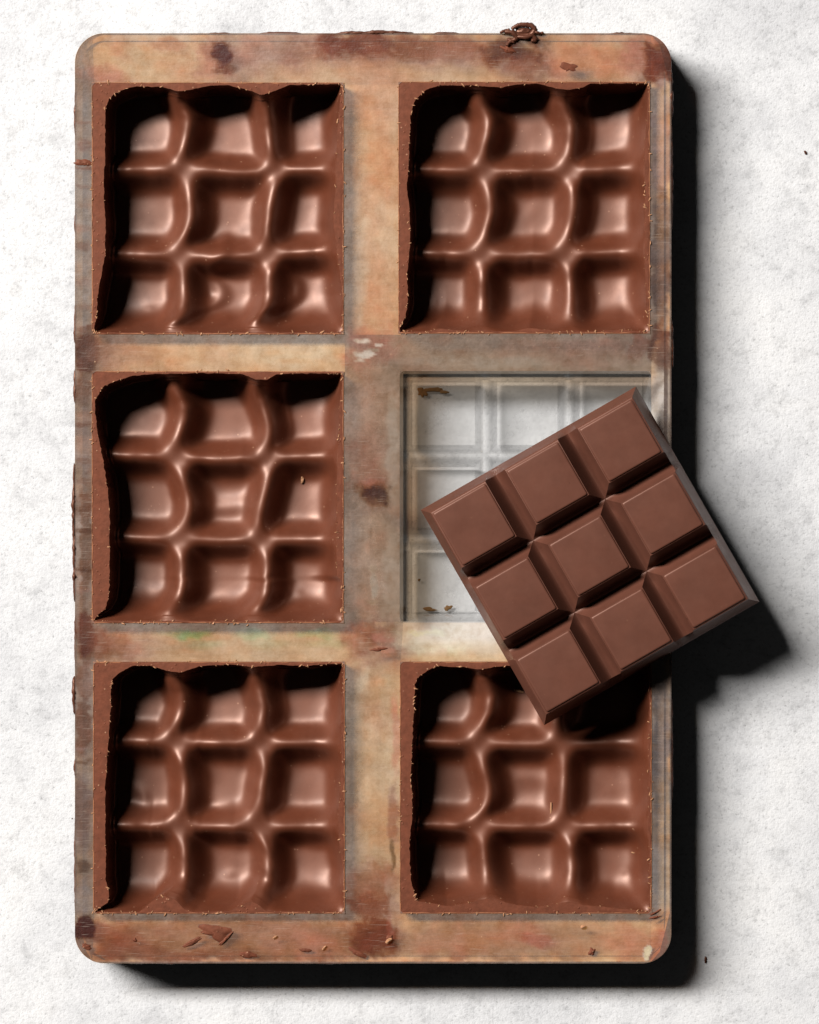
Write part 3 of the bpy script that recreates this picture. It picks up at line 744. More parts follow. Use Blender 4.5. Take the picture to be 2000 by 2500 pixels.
# ------------------------------------------------------------------ chocolate shells in the cavities
PRM = {
    'a': dict(
        L=[(0, 42), (.03, 34), (.09, 32), (.27, 32), (.33, 29), (.45, 29), (.52, 34), (.66, 32), (.73, 25), (.84, 14), (.94, 10), (1, 4)],
        T=[(0, 40), (.025, 26), (.06, 17), (.1, 10), (.16, 9), (.23, 10), (.295, 21), (.36, 16), (.42, 8), (.51, 6), (.58, 14), (.65, 29), (.69, 25), (.77, 6), (.98, 3), (1, 3)],
        R=[(0, 4), (.16, 14), (.37, 18), (.55, 25), (.73, 12), (.84, 3), (1, 3)], B=[(0, 4), (1, 4)],
        V1=[(0, -10), (.05, -8), (.13, 15), (.18, 13), (.26, 3), (.30, -2), (.35, 5), (.41, 16), (.5, 20), (.57, 16), (.63, -2), (.66, -12), (.69, -5), (.75, 5), (.86, 7), (.96, -6), (1, -8)],
        V2=[(0, 0), (.06, 0), (.13, 6), (.19, 8), (.28, 13), (.35, 26), (.42, 17), (.49, 10), (.59, 6), (.66, 4), (.73, 8), (.84, 10), (.95, -12), (1, -14)],
        H1=[(0, -2), (.4, -4), (.6, 6), (.7, -4), (1, -3)], H2=[(0, -3), (.5, 6), (.8, -6), (1, -8)],
        tubes=[([(880, 1240), (900, 1320), (830, 1380), (820, 1460), (870, 1530), (840, 1590), (740, 1640), (620, 1720)], 13, 1.6),
               ([(1170, 1420), (1270, 1450), (1300, 1530), (1240, 1600), (1130, 1640), (1080, 1710)], 11, 1.5),
               ([(1060, 1080), (1010, 1180), (880, 1250)], 8, .5)],
        blobs=[(620, 1715, 26, 3.0), (1080, 1710, 26, 3.0), (460, 1625, 5, .6), (515, 720, 4, .4)], zs=(172, 372, .4348)),
    'b': dict(
        L=[(0, 45), (.04, 33), (.08, 29), (.13, 29), (.30, 24), (.38, 21), (.5, 28), (.63, 28), (.75, 21), (.87, 23), (.94, 16), (.98, 3), (1, 3)],
        T=[(0, 40), (.04, 19), (.1, 9), (.16, 8), (.24, 8), (.36, 14), (.44, 6), (.52, 4), (.6, 16), (.65, 20), (.72, 13), (.745, 4), (1, 3)],
        R=[(0, 4), (.1, 6), (.3, 13), (.7, 13), (.9, 8), (1, 3)],
        B=[(0, 3), (.12, 5), (.15, 12), (.2, 9), (.3, 5), (.46, 5), (.52, 14), (.57, 10), (.68, 4), (.8, 5), (.89, 9), (.97, 4), (1, 3)],
        V1=[(0, -14), (.08, -10), (.14, 6), (.19, 5), (.26, -3), (.32, -8), (.37, 0), (.45, 9), (.51, 11), (.59, 0), (.66, -12), (.71, -6), (.8, -6), (.9, -6), (1, -6)],
        V2=[(0, -18), (.08, -15), (.16, 4), (.22, 4), (.29, -3), (.33, -8), (.38, 4), (.46, 9), (.55, 6), (.61, -6), (.66, -12), (.72, 0), (.8, 2), (.9, 2), (1, 2)],
        H1=[(0, -2), (.5, 4), (1, -4)], H2=[(0, -2), (.5, 4), (.8, -2), (1, -6)],
        tubes=[([(740, 1020), (830, 900)], 4, .25)], blobs=[(260, 1540, 14, 2.5), (1185, 472, 6, -.3), (550, 1300, 5, .4)], zs=(147, 322, .4928)),
    'c': dict(
        L=[(0, 29), (.03, 16), (.06, 8), (.12, 8), (.21, 14), (.28, 23), (.35, 30), (.45, 39), (.56, 43), (.74, 43), (.84, 42), (.91, 40), (.95, 32), (.975, 14), (1, 3)],
        T=[(0, 36), (.05, 24), (.12, 11), (.2, 6), (.41, 4), (.58, 6), (.64, 20), (.69, 20), (.725, 6), (1, 4)],
        R=[(0, 4), (.05, 4), (.14, 10), (.35, 14), (.45, 17), (.82, 17), (.84, 5), (1, 3)], B=[(0, 5), (1, 5)],
        V1=[(0, -12), (.07, -10), (.14, 7), (.19, 5), (.25, -6), (.32, -19), (.38, -2), (.45, 7), (.51, 16), (.57, 16), (.62, 3), (.66, -14), (.7, -2), (.77, 3), (.87, 3), (.95, -17), (1, -18)],
        V2=[(0, -18), (.07, -15), (.14, 0), (.21, 8), (.26, 8), (.32, 0), (.36, 10), (.43, 6), (.52, -4), (.6, -12), (.65, -13), (.69, 0), (.77, 6), (.88, 4), (.95, -15), (1, -18)],
        H1=[(0, -10), (.5, 4), (1, -6)], H2=[(0, -12), (.5, -2), (1, -5)],
        tubes=[([(830, 870), (1030, 850)], 15, 1.0), ([(820, 780), (1030, 770)], 14, -.4)], blobs=[(600, 1450, 24, 3.0), (1110, 1420, 22, 2.0), (1540, 1455, 16, 2.5), (505, 330, 4, .5), (1300, 1350, 7, .6)], zs=(172, 105, .4348)),
    'e': dict(
        L=[(0, 46), (.05, 42), (.09, 44), (.23, 38), (.37, 33), (.47, 29), (.72, 30), (.86, 31), (.92, 38), (.96, 36), (.985, 10), (1, 3)],
        T=[(0, 42), (.03, 28), (.05, 20), (.09, 9), (.17, 9), (.25, 24), (.3, 26), (.35, 16), (.38, 9), (.51, 6), (.61, 12), (.72, 7), (.85, 10), (.89, 6), (1, 4)],
        R=[(0, 4), (.08, 5), (.23, 9), (.4, 7), (.54, 14), (.65, 16), (.75, 12), (.84, 3), (1, 3)],
        B=[(0, 3), (.18, 4), (.23, 30), (.275, 43), (.325, 34), (.36, 10), (.4, 3), (.54, 6), (.585, 21), (.625, 30), (.655, 23), (.69, 5), (.98, 3), (1, 3)],
        V1=[(0, -14), (.07, -14), (.13, 0), (.18, 2), (.25, -10), (.31, -24), (.35, -8), (.41, 0), (.49, 5), (.56, 5), (.61, 0), (.65, -18), (.69, -5), (.75, 5), (.87, 7), (.93, -5), (1, -8)],
        V2=[(0, -20), (.07, -18), (.13, -10), (.19, -3), (.25, -8), (.3, -12), (.37, -6), (.44, 0), (.49, -8), (.56, -8), (.64, -20), (.69, -8), (.75, 5), (.87, 7), (.93, -3), (1, -6)],
        H1=[(0, -14), (.5, -8), (1, -8)], H2=[(0, -12), (.5, -8), (1, -8)],
        tubes=[([(820, 850), (950, 930), (1040, 880)], 15, .7), ([(375, 810), (420, 830), (440, 880)], 9, .6)], blobs=[(910, 1295, 7, 1.0), (1560, 1460, 16, 2.4), (1480, 370, 12, .5), (680, 925, 4, .4)], zs=(178, 80, .4348)),
    'f': dict(
        L=[(0, 42), (.03, 37), (.19, 32), (.34, 29), (.44, 26), (.54, 30), (.63, 29), (.73, 23), (.83, 24), (.91, 28), (.95, 32), (1, 42)],
        T=[(0, 39), (.03, 27), (.05, 20), (.09, 10), (.21, 13), (.27, 19), (.33, 12), (.41, 8), (.6, 6), (1, 4)],
        R=[(0, 5), (.5, 8), (.9, 6), (1, 5)],
        B=[(0, 30), (.07, 24), (.13, 17), (.19, 23), (.3, 36), (.37, 29), (.43, 20), (.52, 16), (.57, 20), (.65, 28), (.72, 20), (.81, 16), (.9, 10), (.97, 5), (1, 4)],
        V1=[(0, -10), (.06, -8), (.14, 7), (.21, 4), (.27, -14), (.32, -18), (.37, -12), (.44, -5), (.51, 4), (.57, 2), (.62, -18), (.67, -24), (.71, -8), (.8, -4), (.9, 2), (1, 2)],
        V2=[(0, -8), (.1, -10), (.24, -28), (.32, -24), (.37, -12), (.46, -12), (.58, -15), (.66, -18), (.72, 0), (.84, 3), (.9, 0), (1, 0)],
        H1=[(0, -13), (.5, -4), (1, -10)], H2=[(0, -13), (.5, -8), (1, -10)],
        tubes=[([(600, 530), (700, 540)], 14, .5), ([(590, 650), (720, 640)], 14, .5)], blobs=[(590, 885, 4, .4), (1020, 915, 4, .5), (1045, 620, 4, .4), (965, 580, 4, .4), (1110, 1035, 12, 2.0)], zs=(125, 58, .6087)),
}
SHELL_LABEL = {
    'a': 'hollow milk chocolate shell with two curled drips, in the top left mould cavity',
    'b': 'hollow milk chocolate shell with the straightest ridges, in the top right mould cavity',
    'c': 'hollow milk chocolate shell left of the empty clear cavity, in the mould',
    'e': 'hollow milk chocolate shell with two scalloped bumps on its lower rim, bottom left',
    'f': 'hollow milk chocolate shell partly covered and shaded by the loose bar, bottom right',
}


def seg_dist(px, py, poly):
    d = np.full(px.shape, 1e9)
    for (x0, y0), (x1, y1) in zip(poly[:-1], poly[1:]):
        vx, vy = x1 - x0, y1 - y0
        t = np.clip(((px - x0) * vx + (py - y0) * vy) / (vx * vx + vy * vy), 0, 1)
        d = np.minimum(d, np.hypot(px - x0 - t * vx, py - y0 - t * vy))
    return d


def spline(poly, k=8):
    out = []
    p = [poly[0]] + list(poly) + [poly[-1]]
    for i in range(1, len(p) - 2):
        for s in range(k):
            t = s / k
            q = []
            for c in (0, 1):
                a, b, cc, d = p[i - 1][c], p[i][c], p[i + 1][c], p[i + 2][c]
                q.append(0.5 * (2 * b + (cc - a) * t + (2 * a - 5 * b + 4 * cc - d) * t * t + (-a + 3 * b - 3 * cc + d) * t ** 3))
            out.append(tuple(q))
    out.append(poly[-1])
    return out


DEPTH = 14.4
SURF = {}


def build_shell(key, seed):
    pr = PRM[key]
    x0, y0 = CELLS[key]
    W = CW
    N = 230
    t = np.linspace(0, 1, N)
    s = t - 0.75 * np.sin(2 * np.pi * t) / (2 * np.pi)       # rows crowd towards the walls
    jag = lambda sd, amp: fbm(s * 60, s * 0 + sd, seed + sd, 3) * amp
    Lc, Rc, Tc, Bc = [np.maximum(curve(pr[q], s), 2.5) for q in 'LRTB']
    jl, jr, jt, jb = jag(1, 2.2), jag(2, 1.4), jag(3, 1.6), jag(4, 1.2)
    U, Vv = np.meshgrid(s, s)                                 # U along x, Vv down
    LX = Lc[:, None] + U * (W - Rc[:, None] - Lc[:, None])
    LY = Tc[None, :] + Vv * (W - Bc[None, :] - Tc[None, :])
    dl = LX - Lc[:, None]; dr = (W - Rc[:, None]) - LX
    dt = LY - Tc[None, :]; db = (W - Bc[None, :]) - LY
    LX = LX + jl[:, None] * np.exp(-dl / 2.5) - jr[:, None] * np.exp(-dr / 4)      # the ragged lip dies out down the wall
    LY = LY + jt[None, :] * np.exp(-dt / 2.5) - jb[None, :] * np.exp(-db / 4)
    LX = np.clip(LX, 1.5, W - 1.5); LY = np.clip(LY, 1.5, W - 1.5)
    f01 = np.clip(LY / W, 0, 1); u01 = np.clip(LX / W, 0, 1)
    side = lambda d, w, p=1.5: 1 - np.exp(-(np.maximum(d, 0) / w) ** p)
    dep = side(dl, 1.6, 1.0) * side(dt, 2.2, 1.0) * side(dr, 22 + 6 * fbm(Vv * 6, Vv * 0, seed + 8), 1.3) * side(db, 28 + 10 * fbm(U * 5, U * 0, seed + 9), 1.25)
    wob = fbm(LX / 70, LY / 70, seed + 31, 2)
    flt = np.exp(-np.maximum(dt, 0) / 30); flb = np.exp(-np.maximum(db, 0) / 32)
    rv = np.zeros_like(LX); rh = np.zeros_like(LX); cs = {}
    for k, nm in ((1, 'V1'), (2, 'V2')):
        c = W * k / 3 + 1.25 * curve(pr[nm], f01, 0.02) + 7
        cs[nm] = c
        w = 31 * (1 + 0.6 * flt + 0.5 * flb) * (1 + 0.12 * wob)
        a = 0.61 * (1 + 0.14 * fbm(LY / 60, LY * 0 + k, seed + 40 + k)) + 0.28 * flt + 0.18 * flb
        d = LX - c
        rv = np.maximum(rv, a * np.exp(-np.abs(d / w) ** 3.0))
    for k, nm in ((1, 'H1'), (2, 'H2')):
        c = W * k / 3 + curve(pr[nm], u01, 0.05) + 6
        cs[nm] = c
        w = 29.5 * (1 + 0.10 * wob) * (1 + 0.5 * np.exp(-np.maximum(dr, 0) / 30))
        a = 0.57 * (1 + 0.12 * fbm(LX / 60, LX * 0 + k, seed + 50 + k)) + 0.12 * np.exp(-np.maximum(dr, 0) / 30)
        rh = np.maximum(rh, a * np.exp(-np.abs((LY - c) / w) ** 2.9))
    r = rv + rh - rv * rh / 0.60 * 1.22
    r = np.clip(r, 0, 0.96)
    Z = -DEPTH * dep * (1 - r)
    # each cell's floor is dished and climbs a little to the lower right, shaped to catch the lamp's sheen
    def frac(p, a, b):
        lo = np.where(p < a, 0.0, np.where(p < b, a, b)); hi = np.where(p < a, a, np.where(p < b, b, W))
        return np.clip((p - lo) / (hi - lo), 0, 1)
    fx = frac(LX, cs['V1'], cs['V2']); fy = frac(LY, cs['H1'], cs['H2'])
    Z += dep * np.clip(1 - r / 0.55, 0, 1) * (2.0 * fx ** 1.6 + 1.6 * fy ** 1.6 - 0.4)
    zx, zy, zsc = pr['zs']
    for poly, w, h in pr['tubes']:
        pl = [((a - zx) * zsc, (b - zy) * zsc) for a, b in spline(poly)]
        Z += h * np.exp(-(seg_dist(LX, LY, pl) / w) ** 2) * np.minimum(1, dep * 1.5)
    for bx, by, w, h in pr['blobs']:
        Z += h * np.exp(-((LX - (bx - zx) * zsc) ** 2 + (LY - (by - zy) * zsc) ** 2) / w ** 2) * (dep if w > 10 else np.minimum(1, dep * 2)) * (0.8 if w > 10 else 1)
    Z += 0.16 * wob * dep
    for _ in range(22):
        Zs = Z.copy()
        Zs[1:-1, 1:-1] = (Z[1:-1, 1:-1] * 2 + Z[:-2, 1:-1] + Z[2:, 1:-1] + Z[1:-1, :-2] + Z[1:-1, 2:]) / 6
        inn = (dl > 12) & (dr > 12) & (dt > 12) & (db > 12)
        Z = np.where(inn, Zs, Z)
    Z = np.minimum(Z, -0.02)
    zrim = 0.07
    edge = np.zeros_like(Z, bool); edge[0, :] = edge[-1, :] = True; edge[:, 0] = edge[:, -1] = True
    Z[edge] = zrim
    SURF[key] = (x0 + LX, y0 + LY, Z)
    root = empty('chocolate_shell', (X(x0 + W / 2), Y(y0 + W / 2), -D_CAV))
    off = np.array([X(x0 + W / 2), Y(y0 + W / 2), -D_CAV])
    tag(root, SHELL_LABEL[key], 'chocolate', 'filled cavities of the mould')
    V = np.stack([X(x0 + LX.ravel()), Y(y0 + LY.ravel()), Z.ravel()], 1)
    mesh_obj('hollow', V - off, grid_faces(N, N, flip=True), M_HOLLOW, root)
    # flat scraped rim between the hollow and the cavity's edge
    bi = [(0, j) for j in range(N)] + [(i, N - 1) for i in range(1, N)] + [(N - 1, j) for j in range(N - 2, -1, -1)] + [(i, 0) for i in range(N - 2, 0, -1)]
    inner = np.array([(LX[i, j], LY[i, j]) for i, j in bi])
    outer = np.array([(s[j] * W if i in (0, N - 1) else (W if j == N - 1 else 0.0), s[i] * W if j in (0, N - 1) and i not in (0, N - 1) else (0.0 if i == 0 else W)) for i, j in bi])
    gap = 0.7
    outer = np.clip(outer, gap, W - gap)
    K = 5; RV = []; RF = []
    nb = len(bi)
    cut = pr.get('cut')
    for k in range(K):
        q = outer + (inner - outer) * (k / (K - 1))
        z = zrim + 0.03 * fbm(q[:, 0] / 8, q[:, 1] / 8, seed + 5) * (0 < k < K - 1)
        z = z - (0.05 if k == 0 else 0.0)
        if cut:
            band = (q[:, 0] < 40) & (q[:, 1] / W > cut[0]) & (q[:, 1] / W < cut[1])
            z = np.where(band, -2.6, z)
        RV.append(np.stack([X(x0 + q[:, 0]), Y(y0 + q[:, 1]), z], 1))
    for k in range(K - 1):
        for i in range(nb):
            j = (i + 1) % nb
            RF.append((k * nb + i, k * nb + nb + i, k * nb + nb + j, k * nb + j))
    mesh_obj('rim', np.concatenate(RV) - off, RF, M_RIM, root, sharp=35)
    # outer body that fills the cavity
    cx, cy = X(x0 + W / 2), Y(y0 + W / 2)
    BV = []
    for h, z in ((HALF - 0.1, 0.02), (HALF - 0.15, -0.4), (HALF - 2.4, -D_CAV + 0.05)):
        BV += [(cx - h, cy - h, z), (cx + h, cy - h, z), (cx + h, cy + h, z), (cx - h, cy + h, z)]
    mesh_obj('outer_wall', np.array(BV) - off, [(a + i, a + (i + 1) % 4, a + 4 + (i + 1) % 4, a + 4 + i) for a in (0, 4) for i in range(4)] + [(11, 10, 9, 8)], M_RIM, root, smooth=False)
    # thin burr where the scraper dragged chocolate against the cavity's edge
    nq = 420; pp = np.linspace(0, 4, nq, endpoint=False)
    UV = []; UF = []
    for i, q in enumerate(pp):
        e = int(q); f = (q - e) * W
        wd = max(0.25, 1.5 + 2.2 * float(fbm(q * 30, seed, seed + 7, 3)))
        a, b = {0: ((f, 0), (0, 1)), 1: ((W, f), (-1, 0)), 2: ((W - f, W), (0, -1)), 3: ((0, W - f), (1, 0))}[e]
        for k, (dd, zz) in enumerate(((-0.6, 0.0), (wd * 0.3, 0.18), (wd, 0.09))):
            UV.append((X(x0 + a[0] + b[0] * dd), Y(y0 + a[1] + b[1] * dd), zz))
    for i in range(nq):
        j = (i + 1) % nq
        for k in (0, 1):
            UF.append((i * 3 + k, i * 3 + k + 1, j * 3 + k + 1, j * 3 + k))
    mesh_obj('burr', np.array(UV) - off, UF, M_BURR, root)
    # pale shavings left along the scraped edges
    rs = np.random.RandomState(seed + 200)
    FV = []; FF = []
    for n in range(230):
        e = rs.randint(4); p = rs.rand() * W
        if rs.rand() < 0.55:
            w = abs(rs.normal(0, 1.6)) * (1 if rs.rand() < .5 else -1)
            qx, qy = {0: (p, w), 1: (p, W - w), 2: (w, p), 3: (W - w, p)}[e]
        else:
            i = rs.randint(N)
            qx, qy = {0: (LX[0, i], LY[0, i]), 1: (LX[-1, i], LY[-1, i]), 2: (LX[i, 0], LY[i, 0]), 3: (LX[i, -1], LY[i, -1])}[e]
            qx += rs.normal(0, 1.2); qy += rs.normal(0, 1.2)
        flake(FV, FF, X(x0 + qx), Y(y0 + qy), zrim + 0.03, 0.10 + 0.28 * rs.rand() ** 2.2, rs)
    sh = mesh_obj('edge_shavings', np.array(FV) - off, FF, M_FLAKE, root, smooth=False)
    sh['kind'] = 'stuff'
    return root


def flake(V, F, x, y, z, size, rs, flat=0.5):
    """small irregular chip"""
    b = len(V); n = 5
    a0 = rs.rand() * 6.28; st = 0.5 + rs.rand() * 0.9
    ca, sa = math.cos(a0), math.sin(a0)
    for lay, k in ((0, 1.0), (1, 0.65)):
        for i in range(n):
            a = 2 * math.pi * i / n
            r = size * k * (0.6 + 0.7 * rs.rand())
            lx, ly = r * math.cos(a) * (1 + st), r * math.sin(a) * 0.7
            V.append((x + lx * ca - ly * sa, y + lx * sa + ly * ca, z + (size * flat * (0.6 + 0.6 * rs.rand()) if lay else -0.02)))
    for i in range(n):
        j = (i + 1) % n
        F.append((b + i, b + j, b + n + j, b + n + i))
    F.append(tuple(b + n + i for i in range(n)))
    F.append(tuple(b + i for i in range(n))[::-1])


for sd, key in enumerate(PRM):
    build_shell(key, 300 + sd * 41)

# ------------------------------------------------------------------ the loose bar on top
BAR_ANG = math.radians(29.85)
BAR_HALF = 36.7
bar = empty('chocolate_bar', (X(1441), Y(1357), 0.35), BAR_ANG)
tag(bar, 'finished nine-square milk chocolate bar lying askew across the mould', 'chocolate bar')


def build_bar():
    half = BAR_HALF
    tt, zz, Z = bar_grid(half)
    n = len(tt)
    P, Q = np.meshgrid(tt, tt)
    V = [tuple(p) for p in np.stack([P.ravel(), Q.ravel(), Z.ravel()], 1)]
    F = tri_grid(tt, Z, half)
    b = len(V)
    V += [(-half, -half, 0), (half, -half, 0), (half, half, 0), (-half, half, 0)]
    F.append((b + 3, b + 2, b + 1, b))
    mesh_obj('bar_body', V, F, M_BAR, bar, sharp=28)
    # nine raised squares
    hw = 3.35
    gpos = half / 3
    lim = [(-half + 3.15, -gpos - hw - 0.25), (-gpos + hw + 0.25, gpos - hw - 0.25), (gpos + hw + 0.25, half - 3.15)]
    zb = BAR_T - 0.55
    for (x0, x1) in lim:
        for (y0, y1) in lim:
            cx, cy = (x0 + x1) / 2, (y0 + y1) / 2
            hx, hy = (x1 - x0) / 2, (y1 - y0) / 2
            SV = []
            prof = [(0.0, 0.0), (0.05, 0.30), (0.14, 0.45), (0.30, 0.54), (0.6, 0.57)]
            for ins, z in prof:
                for (sx, sy) in ((-1, -1), (1, -1), (1, 1), (-1, 1)):
                    for a in (0, 1, 2):
                        r = 0.45
                        t = math.atan2(sy, sx) + math.radians(-45 + 45 * a)
                        SV.append((sx * (hx - ins - r) + r * math.cos(t), sy * (hy - ins - r) + r * math.sin(t), z))
            SF = []
            for k in range(len(prof) - 1):
                for i in range(12):
                    j = (i + 1) % 12
                    SF.append((k * 12 + i, k * 12 + j, k * 12 + 12 + j, k * 12 + 12 + i))
            SF.append(tuple((len(prof) - 1) * 12 + i for i in range(12)))
            mesh_obj('square', SV, SF, M_BAR, bar, sharp=40, loc=(cx, cy, zb))


build_bar()


# ------------------------------------------------------------------ drips, smears and crumbs
def lumpy_tube(path, radii, seed=0, n=8, squash=1.0):
    """path in mm (x, y, z)"""
    P = np.array(path, float); V = []; F = []
    rs = np.random.RandomState(seed)
    m = len(P)
    for i in range(m):
        tdir = P[min(i + 1, m - 1)] - P[max(i - 1, 0)]
        tdir /= (np.linalg.norm(tdir) or 1)
        up = np.array([0, 0, 1.0]) if abs(tdir[2]) < 0.9 else np.array([1.0, 0, 0])
        a = np.cross(tdir, up); a /= np.linalg.norm(a); b = np.cross(a, tdir)
        for k in range(n):
            th = 2 * math.pi * k / n
            r = radii[i] * (0.8 + 0.4 * rs.rand())
            V.append(P[i] + a * r * math.cos(th) + b * r * math.sin(th) * squash)
    for i in range(m - 1):
        for k in range(n):
            j = (k + 1) % n
            F.append((i * n + k, i * n + j, i * n + n + j, i * n + n + k))
    F.append(tuple(range(n))[::-1]); F.append(tuple((m - 1) * n + k for k in range(n)))
    return np.array(V), F


def edge_drip(x0, y0, x1, y1, width, seed, z=-1.2, vert=2.0):
    """chocolate that ran over the mould's edge and set"""
    L = math.hypot(x1 - x0, y1 - y0); m = max(6, int(L / 6))
    t = np.linspace(0, 1, m)
    px = x0 + (x1 - x0) * t; py = y0 + (y1 - y0) * t
    r = width * S * (np.sin(np.pi * t) ** 0.45) * (0.75 + 0.45 * fbm(t * L / 18, t * 0, seed, 3)) + 0.05
    V, F = lumpy_tube(np.stack([X(px), Y(py), np.full(m, z)], 1), np.abs(r), seed, 9, vert)
    mesh_obj('chocolate_drip', V - MOFF, F, M_DRIP, mould)


sd = 900
for a in [(184, 200, 182, 330, 4), (183, 520, 183, 575, 3.5), (183, 740, 182, 840, 4), (182, 900, 182, 985, 5), (180, 1130, 179, 1330, 7),
          (181, 1300, 181, 1470, 7), (183, 1500, 183, 1640, 3.5), (180, 1650, 181, 1745, 6.5), (183, 1850, 183, 1900, 5), (183, 1990, 183, 2230, 4),
          (505, 81, 565, 81, 4), (630, 81, 735, 80, 4.5), (820, 80, 1010, 79, 6), (1060, 80, 1120, 80, 4), (1290, 80, 1330, 80, 4), (1480, 82, 1570, 82, 5),
          (1600, 100, 1630, 130, 4), (1638, 160, 1641, 290, 5), (1640, 300, 1641, 560, 3.5), (1640, 780, 1642, 900, 4.5), (1640, 1700, 1641, 1960, 4),
          (205, 2318, 260, 2346, 4), (270, 2350, 480, 2352, 4), (700, 2352, 860, 2352, 3), (1060, 2352, 1400, 2351, 2.5)]:
    edge_drip(*a, seed=sd); sd += 3


def smear(cx, cy, rx, ry, ang, seed, h=0.35, mat=None, name='chocolate_smear', z0=0.0):
    """low dried blob of chocolate on the plate"""
    n, K = 26, 5
    V = [(X(cx), Y(cy), h)]; F = []
    ca, sa = math.cos(ang), math.sin(ang)
    th = np.linspace(0, 2 * np.pi, n, endpoint=False)
    rad = 1 + 0.75 * fbm(np.cos(th) * 1.6 + 5, np.sin(th) * 1.6 + 5, seed, 3)
    for k in range(1, K + 1):
        f = k / K
        for i in range(n):
            r = rad[i] * f
            lx, ly = rx * r * math.cos(th[i]), ry * r * math.sin(th[i])
            px, py = cx + lx * ca - ly * sa, cy + lx * sa + ly * ca
            hh = h * (1 - f ** 3) * (0.8 + 0.5 * float(fbm(px / 5, py / 5, seed + 1, 2))) if k < K else -0.08
            V.append((X(px), Y(py), max(hh, 0.02) if k < K else -0.1))
    for i in range(n):
        F.append((0, 1 + (i + 1) % n, 1 + i))
        for k in range(K - 1):
            a = 1 + k * n; j = (i + 1) % n
            F.append((a + i, a + j, a + n + j, a + n + i))
    mesh_obj(name, np.array(V) + np.array([0, 0, z0]) - MOFF, F, mat or M_RIM, mould)


for a in [(525, 2278, 36, 20, 0.2, 1, .5), (470, 2300, 30, 7, -0.5, 2, .35), (552, 2292, 24, 5, -0.7, 3, .45), (605, 2330, 22, 8, 0.1, 4, .5),
          (745, 2320, 16, 5, 0.2, 5, .3), (870, 2325, 26, 6, 0.4, 6, .3), (1240, 120, 18, 9, 0.4, 7, .5), (1390, 165, 20, 12, 0.1, 8, .15),
          (925, 1585, 22, 4, -0.1, 9, .25), (1445, 2325, 7, 10, 0.3, 10, .3), (1660 - 60, 2228, 14, 3, -0.5, 11, .4), (1600, 2240, 16, 3, -0.2, 12, .35),
          (205, 398, 22, 8, 0.1, 13, .35), (210, 2310, 14, 8, 0.4, 14, .4), (950, 2290, 9, 5, -0.5, 15, .4), (330, 2295, 5, 5, 0, 16, .4)]:
    smear(*a)

# dry residue in the corners of the empty cavity
for a in [(1024, 955, 14, 11, 0.4, 31, .12), (1050, 946, 26, 5, 0.0, 32, .08), (1078, 952, 10, 4, 0.1, 33, .06), (1040, 1489, 20, 5, 0.15, 34, .12), (1086, 1486, 9, 6, -0.4, 35, .08), (1015, 1417, 3, 3, 0, 36, .08)]:
    smear(*a, M_RESIDUE, 'chocolate_residue', -D_CAV * (BAR_T - 0.45) / BAR_T + 0.1)
# knotted blob of chocolate hanging over the top edge
def knot():
    for path, r, s in (
            ([(1250, 72), (1262, 64), (1280, 61), (1298, 64), (1306, 73), (1298, 84), (1280, 87), (1262, 84), (1250, 74)], 5.5, 51),
            ([(1232, 78), (1250, 80), (1262, 92), (1246, 102), (1238, 112)], 5.0, 52),
            ([(1262, 90), (1285, 92), (1300, 88), (1308, 98), (1298, 100)], 5.0, 53),
            ([(1222, 80), (1234, 76), (1244, 72)], 3.5, 54), ([(1306, 78), (1318, 82), (1326, 80)], 3.0, 55)):
        sp = spline(path, 5)
        t = np.linspace(0, 1, len(sp))
        zz = [0.5 + 0.3 * math.sin(7 * q) for q in t]
        V, F = lumpy_tube([(X(a), Y(b), z) for (a, b), z in zip(sp, zz)], [r * S * (0.8 + 0.4 * math.sin(3.1 * q)) for q in t], s, 8, 0.9)
        mesh_obj('chocolate_drip', V - MOFF, F, M_DRIP, mould)


knot()
smear(1279, 75, 20, 8, 0.0, 61, .6, M_DRIP, 'chocolate_drip')
smear(1246, 100, 12, 9, 0.4, 62, .9, M_DRIP, 'chocolate_drip')
smear(1302, 94, 14, 6, 0.2, 63, .9, M_DRIP, 'chocolate_drip')


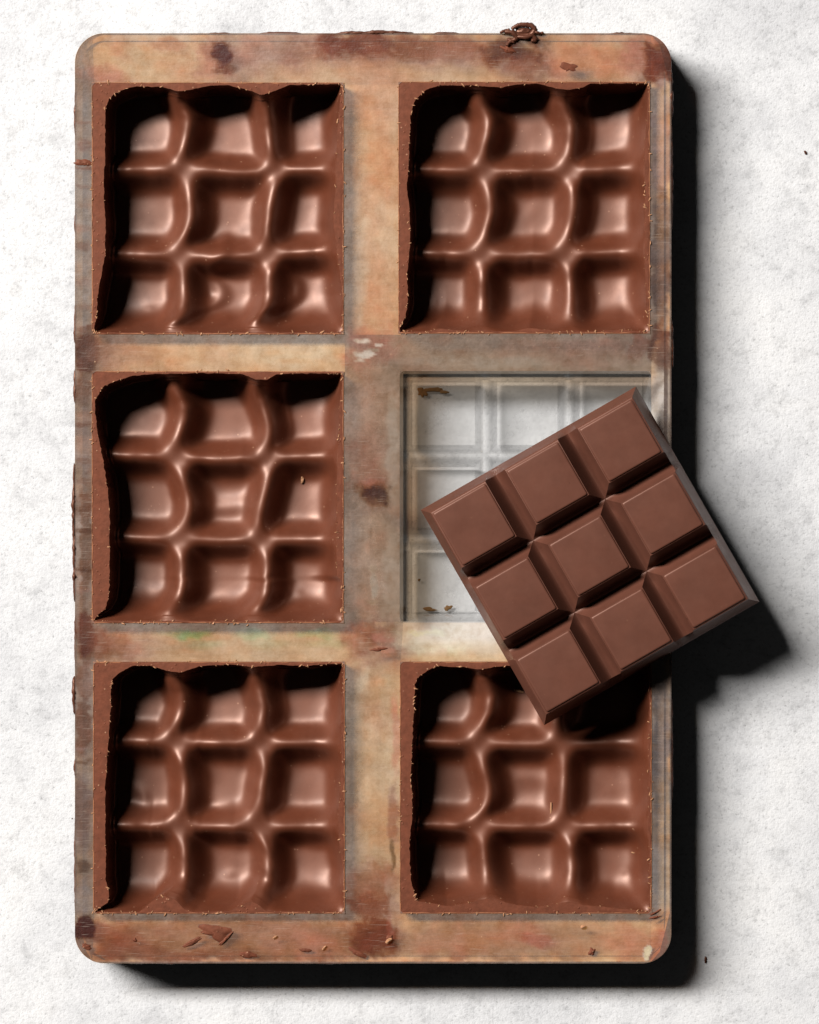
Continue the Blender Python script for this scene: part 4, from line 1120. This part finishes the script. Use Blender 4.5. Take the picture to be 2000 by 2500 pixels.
# loose crumbs and shavings, each a thing of its own
def crumb(name, px, py, length, width, ang, mat, label, cat, group=None, where='plate', seed=0):
    if where == 'plate': z = 0.1
    elif where == 'table': z = -H_MOULD
    else:
        gx_, gy_, gz_ = SURF[where]
        z = float(gz_.ravel()[np.argmin((gx_ - px) ** 2 + (gy_ - py) ** 2)])
    rs = np.random.RandomState(seed)
    n = 7; V = []; F = []
    m = 6
    for i in range(m):
        t = i / (m - 1)
        r = width * S * 0.5 * (0.45 + 0.55 * math.sin(math.pi * (0.12 + 0.76 * t)))
        for k in range(n):
            a = 2 * math.pi * k / n
            rr = r * (0.75 + 0.5 * rs.rand())
            V.append(((t - 0.5) * length * S + rs.normal(0, .02), rr * math.cos(a) + 0.12 * width * S * math.sin(3 * t), max(0.0, r * 0.8 + rr * math.sin(a) * 0.8)))
    for i in range(m - 1):
        for k in range(n):
            j = (k + 1) % n
            F.append((i * n + k, i * n + n + k, i * n + n + j, i * n + j))
    F.append(tuple(range(n))); F.append(tuple((m - 1) * n + k for k in range(n))[::-1])
    o = mesh_obj(name, V, F, mat, smooth=False, loc=(X(px), Y(py), z + 0.02), rotz=-ang)
    tag(o, label, cat, group)


crumb('chocolate_crumb', 727, 1170, 17, 8, 1.6, M_FLAKE, 'short upright rod of chocolate in the right cell of the shell beside the empty cavity', 'crumb', None, 'c', 1)
crumb('chocolate_shaving', 1094, 1692, 16, 5, 0.15, M_FLAKE, 'thin pale shaving in the first cell of the shell under the loose bar', 'shaving', None, 'f', 2)
crumb('chocolate_shaving', 1262, 1692, 24, 6, 0.2, M_FLAKE, 'pale shaving just left of the loose bar\'s lowest corner', 'shaving', None, 'f', 3)
crumb('chocolate_shaving', 1343, 1978, 28, 5, 1.6, M_FLAKE, 'upright tan splinter on the middle ridge of the lower right shell', 'shaving', None, 'f', 4)
crumb('chocolate_shaving', 1546, 2090, 12, 4, 0.3, M_FLAKE, 'tiny pale shaving in the lower right corner cell of the lower right shell', 'shaving', None, 'f', 5)
crumb('chocolate_shaving', 672, 2288, 12, 5, -0.6, M_FLAKE, 'small tan flake on the bottom band of the mould, left one of two', 'shaving', None, 'plate', 6)
crumb('chocolate_shaving', 792, 2314, 14, 5, -0.8, M_FLAKE, 'small tan flake on the bottom band of the mould, right one of two', 'shaving', None, 'plate', 7)
crumb('chocolate_crumb', 1424, 2263, 12, 8, -0.3, M_FLAKE, 'tan crumb on the mould just below the lower right shell', 'crumb', None, 'plate', 8)
crumb('chocolate_crumb', 950, 2297, 18, 9, -0.6, M_FLAKE, 'tan crumb on the dark brown patch at the foot of the mould\'s centre strip', 'crumb', None, 'plate', 9)
crumb('chocolate_crumb', 1971, 358, 9, 6, 1.2, M_DRIP, 'dark speck of chocolate on the white table near the upper right edge', 'crumb', None, 'table', 10)
crumb('chocolate_crumb', 1724, 2358, 16, 6, 1.6, M_DRIP, 'dark speck of chocolate on the table right of the mould\'s lower right corner', 'crumb', None, 'table', 11)
